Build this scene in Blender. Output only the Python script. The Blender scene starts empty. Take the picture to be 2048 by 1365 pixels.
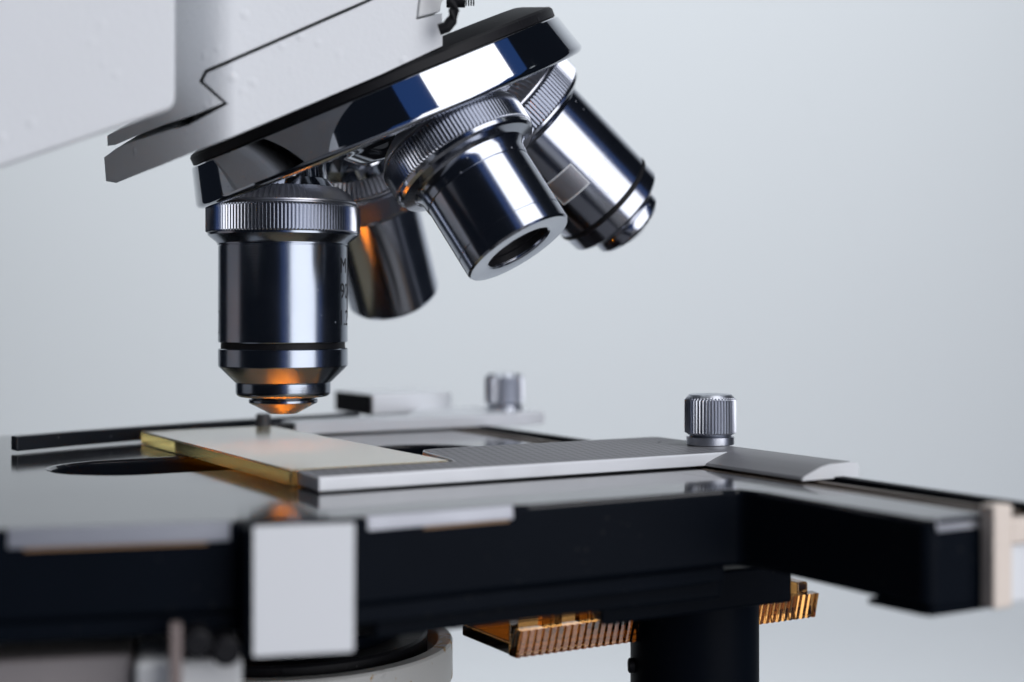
import bpy, bmesh, math, random
from mathutils import Vector, Matrix
random.seed(7)
sc = bpy.context.scene
col = sc.collection
R = math.radians
LIFT = 400.0          # the lens stands 400 mm above the table
MM = 0.001

# ------------------------------------------------------------------ materials
def nmat(name):
    m = bpy.data.materials.new(name); m.use_nodes = True
    nt = m.node_tree
    return m, nt, nt.nodes['Principled BSDF']
def N(nt, t, **kw):
    n = nt.nodes.new(t)
    for k, v in kw.items():
        if k in n.inputs: n.inputs[k].default_value = v
        else: setattr(n, k, v)
    return n
def coords(nt, scale=(1, 1, 1), rot=(0, 0, 0), kind='Object'):
    tc = N(nt, 'ShaderNodeTexCoord'); mp = N(nt, 'ShaderNodeMapping')
    mp.inputs['Scale'].default_value = scale; mp.inputs['Rotation'].default_value = rot
    nt.links.new(tc.outputs[kind], mp.inputs['Vector'])
    return mp.outputs['Vector']
def noise(nt, vec, scale, detail=3, rough=.5):
    n = N(nt, 'ShaderNodeTexNoise', Scale=scale, Detail=detail, Roughness=rough)
    nt.links.new(vec, n.inputs['Vector']); return n.outputs['Fac']
def ramp(nt, fac, a, b, ca=(0, 0, 0, 1), cb=(1, 1, 1, 1)):
    r = N(nt, 'ShaderNodeValToRGB')
    e = r.color_ramp.elements
    e[0].position, e[0].color, e[1].position, e[1].color = a, ca, b, cb
    nt.links.new(fac, r.inputs['Fac']); return r.outputs['Color']
def mixc(nt, fac, a, b):
    m = N(nt, 'ShaderNodeMix', data_type='RGBA')
    for s, v in ((6, a), (7, b)):
        if isinstance(v, tuple): m.inputs[s].default_value = v
        else: nt.links.new(v, m.inputs[s])
    nt.links.new(fac, m.inputs[0]); return m.outputs[2]
def bump(nt, p, height, strength, dist=.0001):
    b = N(nt, 'ShaderNodeBump', Strength=strength, Distance=dist)
    nt.links.new(height, b.inputs['Height']); nt.links.new(b.outputs['Normal'], p.inputs['Normal'])

def metal(name, color, rough, brushed=0, dust=.0, axis=None, wear=0.0):
    """bright metal: fine turned lines round its axis, a little dust and uneven polish"""
    m, nt, p = nmat(name)
    p.inputs['Metallic'].default_value = 1
    v = coords(nt)
    big = noise(nt, v, 180, 3)
    mr = N(nt, 'ShaderNodeMapRange'); nt.links.new(big, mr.inputs[0])
    mr.inputs[1].default_value = .3; mr.inputs[2].default_value = .7
    mr.inputs[3].default_value = rough * .92; mr.inputs[4].default_value = rough * 1.1
    nt.links.new(mr.outputs[0], p.inputs['Roughness'])
    c = (*color, 1)
    if dust:
        vo = N(nt, 'ShaderNodeTexVoronoi', Scale=420.0); nt.links.new(v, vo.inputs['Vector'])
        spots = ramp(nt, vo.outputs['Distance'], .05, .09, (1, 1, 1, 1), (0, 0, 0, 1))
        keep = ramp(nt, noise(nt, v, 90, 2), .56, .60)
        mul = N(nt, 'ShaderNodeMath', operation='MULTIPLY'); nt.links.new(spots, mul.inputs[0]); nt.links.new(keep, mul.inputs[1])
        mul2 = N(nt, 'ShaderNodeMath', operation='MULTIPLY'); nt.links.new(mul.outputs[0], mul2.inputs[0]); mul2.inputs[1].default_value = dust
        inv = N(nt, 'ShaderNodeMath', operation='SUBTRACT'); inv.inputs[0].default_value = 1; nt.links.new(mul2.outputs[0], inv.inputs[1])
        nt.links.new(inv.outputs[0], p.inputs['Metallic'])
    p.inputs['Base Color'].default_value = c
    if wear:
        w = ramp(nt, noise(nt, v, 260, 4, .6), .58, .68)
        nt.links.new(mixc(nt, w, c, (.30, .20, .11, 1)), p.inputs['Base Color'])
    if brushed:
        vb = coords(nt, (40, 40, 9000))
        bump(nt, p, noise(nt, vb, 1, 2), brushed, .00002)
    return m

def paint(name, color, rough, bscale=900, bstr=.25, chips=0, spec=.5, mott=.06, dust=0):
    m, nt, p = nmat(name)
    v = coords(nt)
    a = noise(nt, v, bscale, 3)
    pim = N(nt, 'ShaderNodeTexVoronoi', Scale=bscale * .33); nt.links.new(v, pim.inputs['Vector'])
    pr = ramp(nt, pim.outputs['Distance'], .0, .32, (1, 1, 1, 1), (0, 0, 0, 1))
    few = N(nt, 'ShaderNodeMath', operation='MULTIPLY'); nt.links.new(pr, few.inputs[0]); nt.links.new(ramp(nt, noise(nt, v, bscale * .12, 2), .50, .62), few.inputs[1])
    add = N(nt, 'ShaderNodeMath', operation='MULTIPLY_ADD'); nt.links.new(a, add.inputs[0]); add.inputs[1].default_value = .35; nt.links.new(few.outputs[0], add.inputs[2])
    bump(nt, p, add.outputs[0], bstr, .00025)
    d = tuple(c * (1 - mott) for c in color) + (1,)
    base = mixc(nt, noise(nt, v, 60, 4, .6), d, (*color, 1))
    if chips:
        base = mixc(nt, ramp(nt, noise(nt, v, 140, 5, .65), .66 - .09 * (chips > 1), .70 - .09 * (chips > 1)), base, (.42, .25, .06, 1))
    if dust:
        vo = N(nt, 'ShaderNodeTexVoronoi', Scale=650.0); nt.links.new(v, vo.inputs['Vector'])
        sp = ramp(nt, vo.outputs['Distance'], .08, .16, (1, 1, 1, 1), (0, 0, 0, 1))
        kp = ramp(nt, noise(nt, v, 120, 3), .52, .62)
        mu = N(nt, 'ShaderNodeMath', operation='MULTIPLY'); nt.links.new(sp, mu.inputs[0]); nt.links.new(kp, mu.inputs[1])
        base = mixc(nt, mu.outputs[0], base, (dust, dust, dust, 1))
    nt.links.new(base, p.inputs['Base Color'])
    p.inputs['Roughness'].default_value = rough
    p.inputs['Specular IOR Level'].default_value = spec
    return m

CHROME = metal('chrome', (.48, .50, .54), .055, dust=.6)
TURNED = metal('turned_steel', (.29, .32, .37), .2, brushed=.22, dust=.7)
SATIN = metal('satin_steel', (.40, .42, .47), .15, dust=.5)
THUMB = metal('brushed_aluminium', (.48, .50, .55), .36)
KNURL = metal('knurled_steel', (.44, .46, .51), .2, dust=.5)
KCONE = metal('matt_knurled_steel', (.62, .63, .67), .38)
ALU = metal('aluminium', (.74, .76, .79), .42)
ALU.node_tree.nodes['Principled BSDF'].inputs['Metallic'].default_value = .3
ALUDARK = metal('dull_aluminium', (.50, .50, .53), .38)
TRIM = metal('worn_edge', (.33, .34, .37), .5)
RUST = paint('brown_worn_line', (.26, .15, .07), .5, 900, .1)
BRASS = metal('tarnished_brass', (.16, .12, .09), .4)
WHITE = paint('white_enamel', (.70, .72, .74), .45, 1100, .6, mott=.04, spec=.2)
WHITECHIP = paint('chipped_white_enamel', (.66, .67, .67), .45, 900, .25, chips=True)
PLATE = paint('white_plate', (.74, .76, .78), .5, 1200, .05, mott=.03)
BLACK = paint('black_enamel', (.004, .006, .010), .45, 1500, .03, mott=.3, spec=.03, dust=.025)
BLACKMAT = paint('black_matt', (.008, .008, .010), .5, 1800, .25, mott=.4, spec=.2, dust=.06)
TAN = paint('tan_plastic', (.74, .65, .57), .5, 900, .1)
BROWN = paint('brown_varnish', (.055, .038, .026), .35, 900, .1)

def stage_top_mat():
    m, nt, p = nmat('polished_black_stage')
    v = coords(nt)
    p.inputs['Base Color'].default_value = (.012, .012, .014, 1)
    mr = N(nt, 'ShaderNodeMapRange'); nt.links.new(noise(nt, v, 35, 5, .6), mr.inputs[0])
    mr.inputs[3].default_value = .03; mr.inputs[4].default_value = .15
    nt.links.new(mr.outputs[0], p.inputs['Roughness'])
    p.inputs['IOR'].default_value = 1.55
    return m
STAGE = stage_top_mat()

def dotted_mat():
    """grey anodised top with rows of small stamped dimples"""
    m, nt, p = nmat('dimpled_grey')
    v = coords(nt, (1, 1, 1), (0, 0, R(-30)))
    m2 = N(nt, 'ShaderNodeMapping'); m2.inputs['Scale'].default_value = (900, 260, 0); m2.inputs['Rotation'].default_value = (0, 0, R(45))
    nt.links.new(v, m2.inputs['Vector']); v = m2.outputs['Vector']
    fr = N(nt, 'ShaderNodeVectorMath', operation='FRACTION'); nt.links.new(v, fr.inputs[0])
    su = N(nt, 'ShaderNodeVectorMath', operation='SUBTRACT'); nt.links.new(fr.outputs[0], su.inputs[0]); su.inputs[1].default_value = (.5, .5, 0)
    mu = N(nt, 'ShaderNodeVectorMath', operation='MULTIPLY'); nt.links.new(su.outputs[0], mu.inputs[0]); mu.inputs[1].default_value = (1, 1, 0)
    ln = N(nt, 'ShaderNodeVectorMath', operation='LENGTH'); nt.links.new(mu.outputs[0], ln.inputs[0])
    d = ramp(nt, ln.outputs['Value'], .2, .3, (1, 1, 1, 1), (0, 0, 0, 1))
    nt.links.new(mixc(nt, d, (.21, .21, .225, 1), (.11, .11, .115, 1)), p.inputs['Base Color'])
    p.inputs['Roughness'].default_value = .5; p.inputs['Metallic'].default_value = .0
    p.inputs['Specular IOR Level'].default_value = .25
    return m
DOTS = dotted_mat()

def glass(name, color, rough, ior=1.5):
    m, nt, p = nmat(name)
    p.inputs['Base Color'].default_value = (*color, 1)
    p.inputs['Transmission Weight'].default_value = 1
    p.inputs['Roughness'].default_value = rough; p.inputs['IOR'].default_value = ior
    return m, nt, p
def slide_mat():
    m, nt, p = glass('yellowed_glass', (.62, .47, .12), .12)
    v = coords(nt)
    n = noise(nt, coords(nt, (60, 60, 1500)), 3, 4, .6)
    nt.links.new(mixc(nt, n, (.28, .25, .08, 1), (.42, .38, .17, 1)), p.inputs['Base Color'])
    bump(nt, p, noise(nt, v, 900, 3), .05, .0001)
    return m
SLIDE = slide_mat()
def film_mat():
    m, nt, p = nmat('dusty_cover_glass')
    v = coords(nt)
    f = noise(nt, v, 1500, 4, .7)
    nt.links.new(mixc(nt, f, (.86, .75, .48, 1), (.96, .87, .62, 1)), p.inputs['Base Color'])
    p.inputs['Roughness'].default_value = .13
    p.inputs['IOR'].default_value = 1.7
    p.inputs['Transmission Weight'].default_value = .60
    bump(nt, p, f, .04, .0001)
    return m
FILM = film_mat()
AMBER, _nt, _p = glass('amber_plastic', (.52, .26, .08), .06, 1.45)

LENS, _, _p = glass('lens_glass', (.75, .8, .9), .02)
def emit(name, color, s):
    m, nt, p = nmat(name)
    p.inputs['Base Color'].default_value = (.1, .1, .1, 1)
    p.inputs['Emission Color'].default_value = (*color, 1); p.inputs['Emission Strength'].default_value = s
    return m
LAMP = emit('lit_lamp_glass', (1, .28, .007), 230)
INK = paint('engraving_ink', (.012, .012, .015), .6, 900, .0)
def backdrop_mat():
    m, nt, p = nmat('grey_backdrop')
    v = coords(nt)
    nt.links.new(mixc(nt, noise(nt, v, 2, 2), (.585, .60, .615, 1), (.61, .625, .64, 1)), p.inputs['Base Color'])
    p.inputs['Roughness'].default_value = .9; p.inputs['Specular IOR Level'].default_value = .1
    return m
BACKDROP = backdrop_mat()

# ------------------------------------------------------------------ helpers (all in mm, lens at the origin looking along +Y)
def W(p): return Vector((p[0] * MM, p[1] * MM, (p[2] + LIFT) * MM))
class Frame:
    def __init__(s, o, ex, ey, ez): s.o, s.ex, s.ey, s.ez = map(Vector, (o, ex, ey, ez))
    def __call__(s, a, b, c): return s.o + s.ex * a + s.ey * b + s.ez * c
CAM = Frame((0, 0, 0), (1, 0, 0), (0, 1, 0), (0, 0, 1))
# stage frame: u along the holder arms, w along the slide, away from the lens
c30, s30 = math.cos(R(30)), math.sin(R(30))
ST = Frame((-31.76, 206.5, 0), (c30, s30, 0), (-s30, c30, 0), (0, 0, 1))

def thing(name, label, cat, loc, group=None):
    o = bpy.data.objects.new(name, None); col.objects.link(o)
    o.location = W(loc); o.empty_display_size = .02
    o['label'] = label; o['category'] = cat
    if group: o['group'] = group
    return o
def root_of(o):
    while o.parent: o = o.parent
    return o
def obj(name, bm, mat, parent=None, sharp=19, bevel=0, seg=2):
    off = root_of(parent).location if parent else Vector((0, 0, 0))
    for v in bm.verts: v.co = W(v.co) - off
    bmesh.ops.recalc_face_normals(bm, faces=bm.faces[:])
    for f in bm.faces: f.smooth = True
    for e in bm.edges:
        if len(e.link_faces) == 2 and e.calc_face_angle(0) > R(sharp): e.smooth = False
    me = bpy.data.meshes.new(name); bm.to_mesh(me); bm.free()
    me.materials.append(mat)
    o = bpy.data.objects.new(name, me); col.objects.link(o)
    if parent: o.parent = parent
    if bevel:
        b = o.modifiers.new('edge', 'BEVEL'); b.width = bevel * MM; b.segments = seg; b.limit_method = 'ANGLE'; b.angle_limit = R(35)
        for p in me.polygons: p.use_smooth = True
        b.harden_normals = True
    return o
def prism(bm, pts, z0, z1, fr=CAM, holes=()):
    """outline (a,b) extruded from z0 to z1 in a frame, with holes"""
    loops = [pts, *holes]
    for z in (z0, z1):
        edges = []
        for lp in loops:
            vs = [bm.verts.new(fr(a, b, z)) for a, b in lp]
            edges += [bm.edges.new((vs[i], vs[(i + 1) % len(vs)])) for i in range(len(vs))]
        if holes: bmesh.ops.triangle_fill(bm, edges=edges, use_beauty=True)
        else: bm.faces.new([e.verts[0] for e in edges])
    for lp in loops:
        n = len(lp)
        for i in range(n):
            a, b = lp[i], lp[(i + 1) % n]
            bm.faces.new([bm.verts.new(fr(*a, z0)), bm.verts.new(fr(*b, z0)), bm.verts.new(fr(*b, z1)), bm.verts.new(fr(*a, z1))])
    bmesh.ops.remove_doubles(bm, verts=bm.verts[:], dist=1e-4)
    return bm
def box(bm, a0, a1, b0, b1, c0, c1, fr=CAM):
    return prism(bm, [(a0, b0), (a1, b0), (a1, b1), (a0, b1)], c0, c1, fr)
def basis(d):
    d = Vector(d).normalized()
    x = Vector((0, 0, 1)).cross(d) if abs(d.z) < .99 else Vector((1, 0, 0))
    x.normalize(); return x, d.cross(x), d
def lathe(bm, o, d, rows, n=96, teeth=0, depth=.0, rt=0):
    """turned body about axis d from o; rows (r, s); teeth cut to radius rt-depth between rt crests"""
    x, y, d = basis(d); o = Vector(o)
    rings = []
    seg = teeth * 4 if teeth else n
    for r, s in rows:
        ring = []
        if r < 1e-6: rings.append([bm.verts.new(o + d * s)]); continue
        for i in range(seg):
            rr = r
            if teeth: rr = min(r, rt - depth * (0, .42, 1, .5)[i % 4])
            t = 2 * math.pi * i / seg
            ring.append(bm.verts.new(o + d * s + (x * math.cos(t) + y * math.sin(t)) * rr))
        rings.append(ring)
    for a, b in zip(rings, rings[1:]):
        if len(a) == 1 and len(b) == 1: continue
        for i in range(seg):
            j = (i + 1) % seg
            if len(a) == 1: bm.faces.new((a[0], b[j], b[i]))
            elif len(b) == 1: bm.faces.new((a[i], a[j], b[0]))
            else: bm.faces.new((a[i], a[j], b[j], b[i]))
    return bm
def tube(bm, pts, r, n=12, closed_ends=True):
    pts = [Vector(p) for p in pts]; rings = []
    for i, p in enumerate(pts):
        t = (pts[min(i + 1, len(pts) - 1)] - pts[max(i - 1, 0)]).normalized()
        x, y, _ = basis(t)
        rings.append([bm.verts.new(p + (x * math.cos(2 * math.pi * k / n) + y * math.sin(2 * math.pi * k / n)) * r) for k in range(n)])
    for a, b in zip(rings, rings[1:]):
        for k in range(n): bm.faces.new((a[k], a[(k + 1) % n], b[(k + 1) % n], b[k]))
    if closed_ends: bm.faces.new(rings[0]); bm.faces.new(rings[-1])
    return bm
def arc(cx, cy, r, a0, a1, n):
    return [(cx + r * math.cos(R(a0 + (a1 - a0) * i / n)), cy + r * math.sin(R(a0 + (a1 - a0) * i / n))) for i in range(n + 1)]
def B(): return bmesh.new()

# ------------------------------------------------------------------ the setting: a seamless backdrop sweep
def backdrop():
    bm = B(); prof = [(-900, -400)]
    prof += [(1010, -400)] + [(1010 + 150 * math.sin(R(a)), -400 + 150 - 150 * math.cos(R(a))) for a in range(10, 91, 10)] + [(1160, 800)]
    xs = [-820, -400, 0, 450, 900]
    g = [[bm.verts.new((x, y, z)) for x in xs] for y, z in prof]
    for i in range(len(prof) - 1):
        for j in range(len(xs) - 1): bm.faces.new((g[i][j], g[i][j + 1], g[i + 1][j + 1], g[i + 1][j]))
    o = obj('backdrop', bm, BACKDROP); o['kind'] = 'structure'
    return o
backdrop()
o = obj('tabletop', box(B(), -900, 800, -300, 700, -430, -399.6), paint('dark_table', (.03, .03, .032), .5, 300, .05)); o['kind'] = 'structure'

# ------------------------------------------------------------------ the microscope
micro = thing('microscope', 'white and chrome laboratory microscope with four objectives on a tilted turret above a black stage', 'microscope', (-60, 300, -400))

# turret geometry
AL, PSI, RM = R(24.44), R(24.16), 24.43
U3 = Vector((math.cos(PSI), math.sin(PSI), 0)); Z3 = Vector((0, 0, 1)); FB = Vector((math.sin(PSI), -math.cos(PSI), 0))
r0 = -(U3 * math.cos(AL) + Z3 * math.sin(AL)); ax = -Z3 * math.cos(AL) + U3 * math.sin(AL)
M0 = Vector((-38.8, 246, 15.1)); T = M0 - r0 * RM
C = T - ax * 14.0
def port(phi, t=0):
    rad = r0 * math.cos(R(phi)) + FB * math.sin(R(phi))
    d = (ax * math.cos(AL) + rad * math.sin(AL)).normalized()
    return T + rad * RM + d * t, d

# --- rotating nosepiece
bm = B()
rows = [(20, -.1), (34.0, -.1), (34.25, .1), (36.05, 5.7)] + [(35.2 + .95 * math.cos(R(a)), 6.05 + .95 * math.sin(R(a))) for a in (-12, 5, 20, 35, 50, 65, 80, 90)] + [(33.6, 7.0), (33.2, 6.6), (30, 6.9), (15, 7.6), (10, 8.5), (8, 10.5), (7, 11), (0, 11)]
lathe(bm, C, ax, rows, 192)
nose = obj('nosepiece', bm, CHROME, micro)
bm = B()
lathe(bm, C, ax, [(33.4, -.12), (33.8, -.3), (33.8, -1.6), (33.5, -2.0), (29, -3.8), (28.2, -4.0), (0, -4.0)], 192)
cap = obj('dust_cap', bm, BLACKMAT, nose)

# --- objectives
def lettering(txt, size, ang, s, o, d, rad, flip=1):
    """writing bent round a barrel: ang 0 faces the lens"""
    cu = bpy.data.curves.new('letters', 'FONT'); cu.body = txt; cu.size = size; cu.resolution_u = 3; cu.extrude = 0; cu.align_x = 'LEFT'
    to = bpy.data.objects.new('letters', cu); me = to.to_mesh()
    bm = B(); bm.from_mesh(me); to.to_mesh_clear(); bpy.data.objects.remove(to)
    bmesh.ops.subdivide_edges(bm, edges=[e for e in bm.edges if e.calc_length() > .4], cuts=2)
    d = Vector(d); toward = Vector((0, -1, 0)); toward = (toward - d * toward.dot(d)).normalized(); right = toward.cross(d) * -1
    if right.x < 0: right = -right
    for v in bm.verts:
        a = R(ang) + v.co.x / rad
        v.co = Vector(o) + d * (s - v.co.y) + (toward * math.cos(a) + right * math.sin(a)) * (rad + .012)
    return bm
def patch(a0, a1, s0, s1, o, d, rad, outline=0, n=10):
    d = Vector(d); toward = Vector((0, -1, 0)); toward = (toward - d * toward.dot(d)).normalized(); right = toward.cross(d) * -1
    if right.x < 0: right = -right
    bm = B()
    def pt(a, s, k=.012): return Vector(o) + d * s + (toward * math.cos(R(a)) + right * math.sin(R(a))) * (rad + k)
    def strip(a0, a1, s0, s1):
        vs = [(bm.verts.new(pt(a0 + (a1 - a0) * i / n, s0)), bm.verts.new(pt(a0 + (a1 - a0) * i / n, s1))) for i in range(n + 1)]
        for p, q in zip(vs, vs[1:]): bm.faces.new((p[0], q[0], q[1], p[1]))
    if outline:
        da = math.degrees(outline / rad)
        strip(a0, a1, s0, s0 + outline); strip(a0, a1, s1 - outline, s1)
        strip(a0, a0 + da, s0 + outline, s1 - outline); strip(a1 - da, a1, s0 + outline, s1 - outline)
    else: strip(a0, a1, s0, s1)
    return bm

def objective(phi, t, label, spec):
    o, d = port(phi, t)
    barrel = spec['barrel']; bmat = spec['mat']
    root = obj('objective', lathe(B(), o, d, barrel, 160), bmat, micro)
    root['label'] = label
    rc = spec['rc']; n = spec['teeth']
    obj('mount_neck', lathe(B(), o, d, [(7.2, -13), (7.2, -8.6), (7.6, -7), (9.0, -5.5)], 96), CHROME, root)
    obj('knurled_cone', cone_knurl(o, d, rc, int(n * .62)), KCONE, root)
    obj('knurled_collar', lathe(B(), o, d, [(rc - 1.2, -2.55), (rc - .45, -2.4)] + [(rc - .35 + .35 * k / 4, -2.32 + .3 * k / 4) for k in range(5)] + [(rc, 1.95)] + [(rc - .35 * k / 4, 1.95 + .25 * k / 4) for k in range(1, 5)] + [(rc - .9, 2.25)],
        teeth=n, depth=.5, rt=rc), KNURL, root)
    return root, o, d
def cone_knurl(o, d, rc, n):
    bm = B(); x, y, dd = basis(d); seg = n * 4; rings = []
    rows = [(8.6, -5.6), (9.5, -5.55), (rc - 1.7, -4.5), (rc - .75, -3.2), (rc - .6, -3.0), (rc - .6, -2.75), (rc - 1.2, -2.65), (rc - 1.2, -2.5)]
    for k, (r, s) in enumerate(rows):
        ring = []
        for i in range(seg):
            dr = .75 * (0, .42, 1, .5)[i % 4] * (0, .8, 1.05, .95)[k] if k in (1, 2, 3) else 0
            th = 2 * math.pi * i / seg
            ring.append(bm.verts.new(Vector(o) + dd * (s + dr * .15) + (x * math.cos(th) + y * math.sin(th)) * (r - dr)))
        rings.append(ring)
    for a, b in zip(rings, rings[1:]):
        for i in range(seg):
            j = (i + 1) % seg; bm.faces.new((a[i], a[j], b[j], b[i]))
    return bm

# the high-power objective over the slide
main = dict(rc=12.95, teeth=128, mat=TURNED, barrel=[(11.7, 2.2), (12.6, 2.25), (12.55, 2.6), (11.3, 3.6), (11.0, 4.0), (10.98, 4.2), (10.7, 4.25), (10.7, 4.4), (10.85, 4.45), (10.87, 20.45), (10.75, 20.6), (10.3, 20.65)])
o1, p1, d1 = objective(0, 0, 'vertical turned steel objective with an orange lit tip over the slide', main)
obj('groove_band', lathe(B(), p1, d1, [(10.4, 20.6), (10.45, 21.6)], 128), BLACKMAT, o1)
obj('nose', lathe(B(), p1, d1, [(10.3, 21.55), (10.7, 21.6), (10.87, 21.75), (10.87, 24.5), (10.8, 24.65), (8.1, 27.3), (7.9, 27.35), (7.97, 27.5), (7.97, 28.9)] +
    [(7.0 + .97 * math.cos(R(a)), 28.95 + .85 * math.sin(R(a))) for a in (15, 30, 45, 60, 75, 90)] + [(5.4, 29.9), (5.3, 30.25)], 160), TURNED, o1)
obj('front_cone', lathe(B(), p1, d1, [(5.2, 30.2), (5.7, 30.25), (5.8, 30.35), (5.8, 30.7), (5.7, 30.85), (2.5, 32.55), (2.3, 32.65), (1.3, 32.65), (1.2, 32.4)], 128), TURNED, o1)
obj('front_lens', lathe(B(), p1, d1, [(1.25, 32.38), (.8, 32.48), (0, 32.52)], 32), LENS, o1)
for txt, s in (('M', 8.9), ('90', 13.2), ('1.2', 17.7)):
    obj('engraving', lettering(txt, 3.7, 68.5 if txt != '1.2' else 66, s, p1, d1, 10.87), INK, o1)
obj('engraving', patch(-96, -85, 10.7, 13.8, p1, d1, 10.87), INK, o1)
obj('engraving', patch(-100, -66.5, 15.3, 19.0, p1, d1, 10.87, .12), INK, o1)

# the short low-power objective turned towards the lens
low = dict(rc=12.6, teeth=118, mat=SATIN, barrel=[(11.2, 2.1), (12.25, 2.2), (12.3, 2.9), (11.9, 3.3), (10.6, 3.6)] + [(9.35 + 1.25 * (1 - math.sin(R(a))), 3.6 + 1.7 * (1 - math.cos(R(a)))) for a in (20, 40, 60, 75, 90)] +
    [(9.3, 6.3), (9.05, 6.36), (9.05, 6.5), (9.15, 6.56), (9.15, 15.9), (9.0, 15.95), (9.0, 16.1), (9.15, 16.15), (9.15, 18.7), (8.85, 19.05), (6.3, 19.05), (5.75, 18.95), (5.45, 18.75), (5.4, 18.4)])
o2, p2, d2 = objective(90, -.2, 'short steel objective with an open round front turned towards the viewer', low)
obj('bore', lathe(B(), p2, d2, [(5.42, 18.42), (5.3, 17.4), (4.9, 17.25), (4.7, 15.0), (0, 15)], 96), BLACKMAT, o2)
obj('front_lens', lathe(B(), p2, d2, [(4.6, 15.6), (3.5, 16.1), (2, 16.4), (0, 16.5)], 64), LENS, o2)
# the one tilted away at the right
far = dict(rc=12.95, teeth=112, mat=SATIN, barrel=[(11.7, 2.2), (12.6, 2.25), (12.55, 2.7), (11.4, 3.6), (10.6, 3.9), (10.4, 4.2), (10.4, 22.9), (10.25, 23.1), (9.9, 23.2)])
o3, p3, d3 = objective(180, -1.6, 'steel objective with square outlines and a black groove tilted away on the right', far)
obj('groove_band', lathe(B(), p3, d3, [(10.0, 23.1), (10.45, 23.25), (10.45, 23.8), (10.2, 23.95)], 128), BLACKMAT, o3)
obj('nose', lathe(B(), p3, d3, [(10.0, 23.9), (10.2, 24.0), (10.2, 26.7), (9.9, 27.1), (7.4, 28.7), (7.0, 28.8), (7.1, 29.1), (7.1, 30.6), (6.6, 31.2), (3.4, 32.7), (3.0, 32.8), (0, 32.8)], 128), SATIN, o3)
obj('marking', patch(-40, -4, 11.6, 16.6, p3, d3, 10.4, 0), ALUDARK, o3)
obj('marking', patch(-40, -4, 11.5, 16.7, p3, d3, 10.42, .26), PLATE, o3)
obj('marking', patch(0, 24, 15.5, 20.5, p3, d3, 10.4, .12), ALU, o3)
# the one behind
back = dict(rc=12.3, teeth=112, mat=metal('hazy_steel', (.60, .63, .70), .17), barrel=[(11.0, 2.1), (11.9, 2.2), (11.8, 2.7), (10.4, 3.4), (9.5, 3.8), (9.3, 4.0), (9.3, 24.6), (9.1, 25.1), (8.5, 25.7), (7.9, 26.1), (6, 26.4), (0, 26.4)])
o4, p4, d4 = objective(270, 1.5, 'blurred steel objective hanging behind the vertical one', back)

# --- white dovetail head, cut in the plane of the tilt (U along PSI, z up), extruded back
HF = lambda depth: Frame(C + FB * depth, U3, Z3, -FB)
def hp(fr, px, py):
    """measured outline point -> (U, z) in the frame's front plane"""
    D = Vector(((px - 1024) / 2900, 1, (620 - py) / 2900)); n = FB
    t = fr.o.dot(n) / D.dot(n); q = D * t - fr.o
    return (q.dot(U3), q.z)
def rounded_end(bm, fr, uc, rad, pw=1.9, step=.3):
    """turn the left end of an extruded body round in plan"""
    us = [v.co for v in bm.verts]
    umin = min((c - fr.o).dot(U3) for c in us)
    u = umin + .6
    while u < uc + 1:
        bmesh.ops.bisect_plane(bm, geom=bm.verts[:] + bm.edges[:] + bm.faces[:], plane_co=fr.o + U3 * u, plane_no=U3, dist=1e-5)
        u += step
    for v in bm.verts:
        q = v.co - fr.o; uu = q.dot(U3); dep = q.dot(-FB)
        if dep >= 1 and uu >= uc: v.co += Z3 * 8
        elif uu < uc and dep >= 1: v.co += (U3 + Z3 * .4545) * 40 * min(1, (uc - uu) / (uc - umin)) + Z3 * 8
        elif uu < uc:
            k = min(1, (uc - uu) / (uc - umin)); v.co += -FB * rad * k ** pw
    return bm
fr = HF(33.0)
RAD = 34.0
def curved(pts, pw=1.9, lim=470, end=213):
    """measured outline of a body whose left end turns away: undo the setback of the curve"""
    out = []
    n = len(pts)
    def back(x, dd):
        g = 222 + .91 * dd
        return 1024 + ((x - 1024) + .41 * dd * 2900 / g) * g / 222
    xe = back(end, RAD); share = 1 - (lim - xe) / (lim - end)
    for i in range(n):
        (x0, y0), (x1, y1) = pts[i], pts[(i + 1) % n]
        m = 8 if min(x0, x1) < lim and abs(x0 - x1) > 20 else 1
        for k in range(m):
            x, y = x0 + (x1 - x0) * k / m, y0 + (y1 - y0) * k / m
            d = min(1, max(0, (lim - x) / (lim - end))); lo, hi = 0, 1
            for _ in range(40):
                q = (lo + hi) / 2
                if (1 - share) * q + share * q ** pw < d: lo = q
                else: hi = q
            if d == 0: q = 0
            g = 222 + .91 * RAD * q ** pw
            out.append((x if q == 0 else lim - (lim - xe) * q, 620 - (620 - y) * g / 222))
    return out
low_pts = [(213, 312), (240, 294), (262, 286), (385, 249), (402, 239), (457, 208), (410, 163), (417, 146), (700, 22), (766, -8), (842, -40), (832, 40), (884, 27), (885, 92), (760, 150), (500, 259), (330, 330), (240, 364), (217, 360)]
bm = prism(B(), [hp(fr, *p) for p in curved(low_pts)], 0, 62, fr)
rounded_end(bm, fr, hp(fr, 470, 250)[0], RAD)
obj('dovetail_slide', bm, WHITE, micro, bevel=.35)
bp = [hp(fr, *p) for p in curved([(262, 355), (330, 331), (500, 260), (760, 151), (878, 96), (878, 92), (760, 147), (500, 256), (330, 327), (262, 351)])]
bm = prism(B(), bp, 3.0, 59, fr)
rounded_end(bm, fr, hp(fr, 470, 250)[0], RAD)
obj('added_dark_plate', bm, BLACKMAT, bpy.data.objects['dovetail_slide'])  # added black plate, darkens the slide's underside as mirrored in the chrome rim

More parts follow.
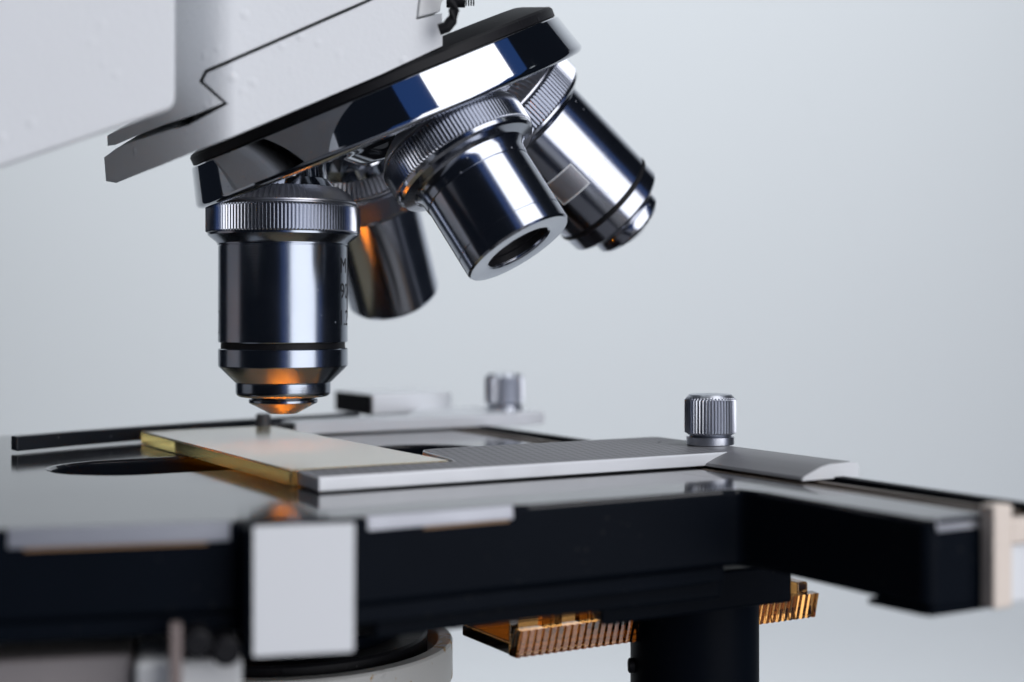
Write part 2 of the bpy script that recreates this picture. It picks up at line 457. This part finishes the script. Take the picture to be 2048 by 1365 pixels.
up_pts = [(226, 264), (352, 214), (352, -120), (900, -320), (900, -70), (846, -46), (766, -14), (700, 14), (413, 139), (402, 163), (447, 206), (397, 227), (340, 246), (243, 284), (227, 285)]
bm = prism(B(), [hp(fr, *p) for p in curved(up_pts, 2.2)], .2, 60, fr)
rounded_end(bm, fr, hp(fr, 470, 250)[0], RAD, 2.2)
obj('dovetail_head', bm, WHITE, micro, bevel=.3)
bm = B()
prism(bm, [hp(fr, *p) for p in ((846, -38), (905, -66), (905, -15), (886, 2), (884, 22), (838, 34))], .5, 40, fr)
obj('dovetail_jaw', bm, WHITECHIP, micro, bevel=.3)
# arm casing nearest the lens
fr2 = HF(44)
pts = [hp(fr2, -420, 480), hp(fr2, -420, -500), hp(fr2, 352, -500)]
a, b, c = (Vector(hp(fr2, *p)) for p in ((352, 150), (352, 219), (250, 250)))
pts += [tuple(a)] + [tuple((1 - t) ** 2 * (b + (a - b) * .35) + 2 * t * (1 - t) * b + t * t * (b + (c - b).normalized() * 1.6)) for t in (0, .25, .5, .75, 1)] + [hp(fr2, 0, 338)]
bm = prism(B(), pts, 0, 66, fr2)
for v in bm.verts:
    if (v.co - fr2.o).dot(-FB) > 1: v.co.z += 15
obj('arm_casing', bm, WHITE, micro, bevel=.7, seg=3)
# limb joining casing and stage, left of the view
obj('limb', box(B(), -165, -118, 215, 262, -400, 120), WHITE, micro, bevel=3)
obj('foot', box(B(), -190, 60, 190, 300, -399.4, -372), WHITE, micro, bevel=4)
# latch hook and its screw
fr = HF(24)
h0 = Vector((0, 0, 0))
def at(px, py, Y): return Vector(((px - 1024) / 2900 * Y, Y, (620 - py) / 2900 * Y))
obj('latch_hook', tube(B(), [at(878, 60, 219.5), at(893, 55, 219.5), at(903, 42, 219.5), at(908, 22, 219.5), at(906, 0, 219.5), at(896, -18, 219.5), at(880, -26, 219.5)], .88, 14), BLACKMAT, micro)
bm = tube(B(), [at(893, 3, 228), at(930, 3, 228)], 1.0, 20)
for k in range(5): tube(bm, [at(926 + k * 5, 3, 228), at(928.5 + k * 5, 3, 228)], .72, 20)
obj('latch_screw', bm, BLACKMAT, micro)

# --- stage
ZS = -25.2
stad = [(p[0] + 0, p[1]) for p in arc(26.5, 0, 11.7, -90, 90, 14) + arc(-26.5, 0, 11.7, 90, 270, 14)]
AXU = 12.75
hole = []
for a, b in stad:
    q = ST(a, b, 0) - ST(0, 0, 0); hole.append((-38.8 + q.x, 246 + q.y))
def su(u, w): q = ST(u, w, 0); return (q.x, q.y)
outline = [(-120, 151), (-33, 172), (-19.4, 175.0), (0.6, 186.6), (2.2, 187.0), (29.5, 202.6), (32.0, 203.2), (33.6, 201.6), (49.2, 174.3), (50.4, 173.7), (59.4, 178.9)]
outline += [su(65.2, -60), su(65.2, 104), su(62, 108), su(-120, 108)]
bm = prism(B(), outline, -36.0, ZS, CAM, [hole])
stage = obj('stage', bm, STAGE, micro, bevel=.9, seg=3)
stage.data.materials.append(BLACK)
for f in stage.data.polygons:
    if f.normal.z < .9: f.material_index = 1
# lower layers
bm = prism(B(), [(-119.5, 152), (-33, 172.6), (-19.2, 175.9), (1.8, 188), (30, 204.4), (24, 222), (-20, 200), (-60, 195), (-119, 190)], -38.4, -36.03)
obj('stage_carriage', bm, BLACK, stage, bevel=.4)
bm = B(); prism(bm, [(-17, 181), (5, 194), (30, 207), (24, 222), (-30, 200)], -41.2, -38.4)
obj('stage_carriage', bm, BLACK, stage, bevel=.5)
bm = B(); prism(bm, [(12.5, 203), (33, 214.5), (42.4, 219.5), (36, 250), (8, 240)], -44.3, -38.45)
obj('stage_carriage', bm, BLACK, stage, bevel=.5)
obj('stage_foot', prism(B(), [(44.5, 181.8), (49.4, 174.5), (50.4, 173.9), (59.2, 179), (53.5, 187)], -36.9, -36.03), BLACK, stage, bevel=.3)
# worn bright edges
def edge_trim(p, q, h, out):
    p, q = Vector((*p, 0)), Vector((*q, 0)); t = (q - p).normalized(); n = Vector((t.y, -t.x, 0))
    f = Frame(p, n, Z3, t)
    return prism(B(), [(-1.2, ZS + .06), (-.9, ZS - .5), (out - .5, ZS - h), (out + .12, ZS - h), (out + .12, ZS - h + .25), (-.1, ZS + .08)], 0, (q - p).length, f)
obj('worn_edge', edge_trim((-57.8, 166), (-33.4, 171.9), 2.2, .0), TRIM, stage, bevel=.12)
obj('worn_edge', edge_trim((-17.6, 176.1), (0.2, 186.4), 1.7, .0), TRIM, stage, bevel=.12)
obj('worn_edge', edge_trim((51.0, 174.0), (58.8, 178.6), 1.5, .0), TRIM, stage, bevel=.12)
for p, q, h in (((-56, 166.4), (-36, 171.3), 2.2), ((-11, 180), (-.4, 186.1), 1.7)):
    p, q = Vector((*p, 0)), Vector((*q, 0)); t = (q - p).normalized()
    obj('worn_line', box(B(), -.3, .15, ZS - h - .32, ZS - h - .03, 0, (q - p).length, Frame(p, Vector((t.y, -t.x, 0)), Z3, t)), RUST, stage)
# clamp block with its white plate
c13, s13 = math.cos(R(13)), math.sin(R(13))
LB = Frame((-29.8, 167.0, 0), (c13, s13, 0), (-s13, c13, 0), (0, 0, 1))
obj('clamp_block', box(B(), -1.0, 11.6, .7, 9, -40.2, -25.25, LB), BLACK, micro, bevel=.5)
pl = [(.1, -40.0), (11.4, -40.0), (11.6, -39.8), (11.7, -25.1), (11.6, -25.0), (0.1, -25.0), (0, -25.1), (0, -39.9)]
obj('front_plate', prism(B(), pl, 0, .65, Frame(LB.o, LB.ex, Z3, LB.ey)), PLATE, micro, bevel=.05)
# bracket under the left of the stage
obj('support_bracket', box(B(), -13.5, -.9, 6, 30, -70, -41.3, LB), WHITECHIP, micro, bevel=1)
sb = bpy.data.objects['support_bracket']
obj('bracket_tab', box(B(), -9.4, -8.0, 1.2, 4, -52, -36.2, LB), paint('taupe_tab', (.20, .16, .15), .5), sb, bevel=.3)
obj('bracket_arm', box(B(), -60, -13.7, 9, 30, -70, -41.0, LB), paint('taupe_enamel', (.22, .20, .20), .5), sb, bevel=1)
for a, z in ((-6.3, -38.6), (-3.0, -39.6)):
    obj('screw', lathe(B(), LB(a, 4.5, z), LB.ey * -1, [(0, 3.2), (1.3, 3.2), (1.7, 2.9), (1.75, -2)], 32), BLACKMAT, sb)

# --- slide holder
ZA0, ZA1 = -25.0, -22.95
hold = obj('slide_holder', prism(B(), [(.6, -9.5), (71.5, -9.5), (71.5, 9.9), (77.9, 9.9), (78, 13), (78, 18.5), (77, 19.3), (33, 19.3), (30.5, 18.5), (29.4, 16.5), (27.6, 3), (26.6, .3), (26.6, -.15), (1.2, -.15)], ZA0, ZA1, ST), ALU, micro, bevel=.22)
top = [(.95, -9.15), (71.3, -9.15), (71.3, 10.0), (77.7, 10.0), (77.8, 13.2), (77.8, 18.4), (76.9, 19.1), (33.1, 19.1), (30.7, 18.3), (29.7, 16.4), (27.9, 3), (26.9, .2), (26.9, -.5), (1.4, -.5)]
obj('dimpled_top', prism(B(), top, ZA1 - .1, ZA1 + .03, ST), DOTS, hold)
# corner bracket with one sloping side
CB = Frame(ST(0, -32.2, 0), ST.ex, Z3, ST.ey)
prof = [(66.75, ZA0), (67.1, ZA0 + .5), (68.8, ZA0 + 1.2), (70.6, ZA0 + 1.85), (72.3, ZA0 + 2.15), (76.8, ZA1 + .22), (77.6, ZA1), (77.9, ZA1 - .5), (77.9, ZA0)]
obj('corner_bracket', prism(B(), prof, 0, 42, CB), paint('grey_anodised', (.17, .17, .18), .42, 2500, .1), hold, bevel=.15)
obj('bracket_lit_end', prism(B(), [(a + (.12 if i < 4 else 0), b) for i, (a, b) in enumerate(prof)], -.35, -.01, CB), PLATE, hold)  # white sheet paints the light on the end facing the softbox
def thumb_screw(u, w, zb):
    """thumb screw: plain foot and knurled head in one turned body"""
    o = ST(u, w, zb); r = 4.35
    bm = lathe(B(), o, (0, 0, 1), [(0, 0), (3.95, 0), (4.0, .1), (4.0, 1.3), (3.5, 1.38), (3.3, 1.5)], 64)
    rows = [(3.3, 1.45)] + [(3.5 + .85 * k / 8, 1.5 + .6 * k / 8) for k in range(9)] + [(r, 7.5)] + [(r - .6 * k / 8, 7.5 + .75 * k / 8) for k in range(1, 9)] + [(3.6, 8.42), (3.5, 8.45), (0, 8.5)]
    lathe(bm, o, (0, 0, 1), rows, teeth=44, depth=.42, rt=r)
    obj('thumb_screw', bm, THUMB, hold, sharp=25)
thumb_screw(76.0, 1.0, ZA1 + .2)
thumb_screw(85.5, 88, ZA1 + .2)
# rear arm, its block and the curved spring finger
obj('rear_arm', prism(B(), [(31, 76.3), (84, 76.3), (90, 78), (92, 92), (84, 102), (70, 100), (60, 86), (31, 84)], ZA0, ZA1 + .5, ST), ALU, hold, bevel=.25)
RB = Frame(at(745, 830, 322), (c30, s30, 0), (-s30, c30, 0), (0, 0, 1))
RB.o.z = 0
obj('rear_block', prism(B(), [(0, 0), (18.5, 0)] + [(18.5 + 2 * math.sin(R(a)), 2 - 2 * math.cos(R(a))) for a in (30, 60, 90)] + [(20.5, 19), (0, 20)], -23.6, -18.9, RB), ALU, hold, bevel=.4)
obj('rear_block_shade', box(B(), -.6, .05, .4, 19.8, -23.5, -19.0, RB), BLACKMAT, hold, bevel=.15)  # black sheet stands in for shade on the block's left face
pa = [(-24, 68), (-12, 73.6), (0, 78.0), (12, 82), (25, 85.6), (38, 89), (52, 92)]
fi = pa + [(u - .4, w + 3.2) for u, w in reversed(pa)]
obj('spring_finger', prism(B(), fi, -24.75, -22.2, ST), paint('worn_black_steel', (.028, .033, .042), .3, 1500, .15, mott=.5, dust=.3), hold, bevel=.25)
obj('finger_pin', lathe(B(), ST(25.5, 79.5, -24.9), (0, 0, 1), [(0, 0), (1.45, 0), (1.45, 4.0), (1.2, 4.3), (0, 4.3)], 32), paint('grey_pin', (.10, .10, .105), .4), hold)
obj('finger_spacer', box(B(), 27.4, 30.9, 76.9, 80, -24.8, -22.8, ST), BLACKMAT, hold)
# --- rail at the right of the stage
bm = B(); box(bm, 65.6, 75.2, -69.4, 118, -31, -26.0, ST)
rail = obj('rail', bm, BROWN, micro, bevel=.2)
for a0, a1, z, m in ((66.0, 67.3, -25.35, BRASS), (69.2, 70.6, -25.2, BRASS), (73.0, 75.0, -24.75, BLACK)):
    obj('rail_strip', box(B(), a0, a1, -69.3 if a0 < 72 else -90, 117.5, -26.1, z, ST), m, rail, bevel=.15)
# tan end bracket
obj('end_bracket', box(B(), 62.5, 65.8, -72.0, -69.62, -36.4, -23.7, ST), TAN, micro, bevel=.4)
eb = bpy.data.objects['end_bracket']
obj('bracket_bar', box(B(), 65.85, 92, -71.8, -69.9, -28.8, -25.6, ST), TAN, eb, bevel=.4)
obj('bracket_cover', box(B(), 66.3, 92, -71.2, -69.9, -36.0, -28.85, ST), PLATE, eb, bevel=.3)
# --- focus pillar
bm = lathe(B(), (29.7, 236, -44.4), (0, 0, -1), [(0, 0), (10.3, 0), (10.4, .2), (10.4, 90), (0, 90)], 96)
obj('control_pillar', bm, BLACK, micro)
obj('pillar_key', lathe(B(), (19.0, 234, -57.4), (-1, 0, 0), [(1.2, -1), (1.2, .1), (.9, .3), (0, .3)], 24), BLACKMAT, bpy.data.objects['control_pillar'])

# --- condenser with the lit lamp
oc = (-38.8, 246, 0)
def cz(rows, n=160): return lathe(B(), oc, (0, 0, 1), rows, n)
cond = obj('condenser', cz([(28.5, -62.4), (28.7, -62.2), (28.7, -56.2), (28.4, -55.8), (26.6, -55.7), (26.3, -55.9), (26.2, -58.5), (20, -58.5)]), paint('stained_grey_metal', (.60, .60, .57), .45, 1600, .6, chips=2), micro)
obj('condenser_collar', cz([(0, -110), (27.0, -110), (27.0, -62.5), (20, -62.45)]), BLACK, cond)
obj('inner_ring', cz([(24.4, -58.4), (24.4, -54.9), (24.0, -54.5), (19.4, -54.5), (19.2, -55.2)]), BLACKMAT, cond)
obj('lens_mount', cz([(19.6, -55.3), (19.6, -52.9), (19.2, -52.5), (14.4, -51.8), (10.8, -28.6), (10.6, -28.6), (9.1, -28.5), (8.8, -29.4), (8.7, -33.0)]), BLACK, cond)
obj('lamp_lens', cz([(8.6, -32.4), (7.4, -31.9), (4, -31.2), (0, -31.0)], 64), LAMP, cond)
obj('ring_slot', lathe(B(), (-38.8 + 28.7 * math.sin(R(38)), 246 - 28.7 * math.cos(R(38)), -61.6), (math.sin(R(38)), -math.cos(R(38)), 0), [(1.0, -.4), (1.0, .1), (.8, .15), (0, .15)], 20), BLACKMAT, cond)

# ------------------------------------------------------------------ things on and under the stage
sl = thing('glass_slide', 'yellow edged thick glass slide held flat under the vertical objective', 'glass slide', tuple(ST(12.7, 38, -25.1)))
obj('glass', box(B(), .1, 25.9, .1, 76, -25.1, -23.0, ST), SLIDE, sl, bevel=.12)
obj('cover_glass', box(B(), .3, 25.7, .3, 75.8, -22.97, -22.80, ST), FILM, sl, bevel=.03)

am = thing('amber_block', 'ribbed translucent amber plastic block hanging under the black stage', 'plastic block', (20, 235, -53))
AF = Frame((.8, 220, 0), (c30, s30, 0), (-s30, c30, 0), (0, 0, 1))
L = 60.0
rib = []; nr = 46; p_ = L / nr
for i in range(nr):
    rib += [(i * p_ + .05, .36), (i * p_ + .35, 0.02), (i * p_ + p_ * .58, 0), (i * p_ + p_ * .72, .36)]
tray = rib + [(L, 1.4), (L, 17.6), (L - 1, 18), (0, 18), (0, .9)]
LEAN = .22
RF = Frame(AF.o + AF.ex * (52.4 * LEAN), AF.ex, AF.ey, Z3 + AF.ex * LEAN)
obj('ribbed_wall', prism(B(), rib + [(L - .02, 2.4), (0, 2.4)], -52.9, -48.9, RF), AMBER, am, bevel=.0)
obj('tray_floor', box(B(), .02, L, 2.45, 17.9, -52.9, -51.2, AF), AMBER, am, bevel=.25)
obj('end_wall', box(B(), .02, 1.8, 2.45, 17.9, -51.15, -47.4, AF), AMBER, am, bevel=.25)
obj('end_wall', box(B(), L - 2.5, L, 2.45, 17.9, -51.15, -47.2, AF), AMBER, am, bevel=.4)
obj('back_wall', box(B(), 1.85, L - 2.55, 15.5, 17.9, -51.15, -47.0, AF), AMBER, am, bevel=.25)
for a in (9, 16, 21, 29): obj('rib_post', box(B(), a, a + 2.2, 5, 9, -51.15, -47.2, AF), AMBER, am, bevel=.2)
bm = B()
for k, (r, z0, z1) in enumerate(((5.2, -47.15, -46.1), (4.4, -46.05, -45.2), (3.2, -45.15, -44.4))):
    lathe(bm, AF(L - 7, 9, 0), (0, 0, 1), [(0, z0), (r, z0), (r, z1 - .2), (r - .2, z1), (0, z1)], 40)
obj('stepped_boss', bm, AMBER, am)

# ------------------------------------------------------------------ lamps
def area(name, loc, target, sx, sy, power, color, spread=180):
    l = bpy.data.lights.new(name, 'AREA'); l.shape = 'RECTANGLE'; l.size = sx * MM; l.size_y = sy * MM; l.energy = power; l.color = color; l.spread = R(spread)
    o = bpy.data.objects.new(name, l); col.objects.link(o); o.location = W(loc)
    o.rotation_euler = (W(target) - W(loc)).to_track_quat('-Z', 'Y').to_euler(); return o
area('softbox', (390, -190, 430), (-20, 240, 250), 620, 1500, 8.2, (1, .985, .97))
area('blue_fringe_panel', (470, -300, 430), (-20, 240, 250), 1300, 1800, 1.5, (.10, .30, 1))  # added blue panel behind the softbox, tints the edges of metal highlights
area('backdrop_lamp', (380, 450, 900), (170, 1160, -60), 700, 400, 2.95, (.92, .97, 1), 100)
area('backdrop_lamp', (-450, 450, 900), (-190, 1160, -60), 700, 400, 2.9, (.92, .97, 1), 100)

w = bpy.data.worlds.new('World'); sc.world = w; w.use_nodes = True
bg = w.node_tree.nodes['Background']; bg.inputs[0].default_value = (.10, .13, .20, 1); bg.inputs[1].default_value = .08

# ------------------------------------------------------------------ camera
cd = bpy.data.cameras.new('camera'); cam = bpy.data.objects.new('camera', cd); col.objects.link(cam)
cam.location = W((0, 0, 0)); cam.rotation_euler = (R(90), 0, 0)
cd.sensor_width = 36; cd.lens = 2900 / 2048 * 36
cd.shift_y = -(682.5 - 620) / 2048
cd.clip_start = .01; cd.clip_end = 20
cd.dof.use_dof = True; cd.dof.focus_distance = .238; cd.dof.aperture_fstop = 11; cd.dof.aperture_blades = 0
sc.camera = cam
sc.view_settings.view_transform = 'Standard'; sc.view_settings.look = 'None'
sc.view_settings.exposure = 0; sc.view_settings.gamma = 1
sc.render.engine = 'CYCLES'
cy = sc.cycles
cy.max_bounces = 14; cy.transmission_bounces = 10; cy.glossy_bounces = 8; cy.diffuse_bounces = 4
cy.sample_clamp_indirect = 6; cy.use_denoising = True
cy.caustics_reflective = True; cy.caustics_refractive = True
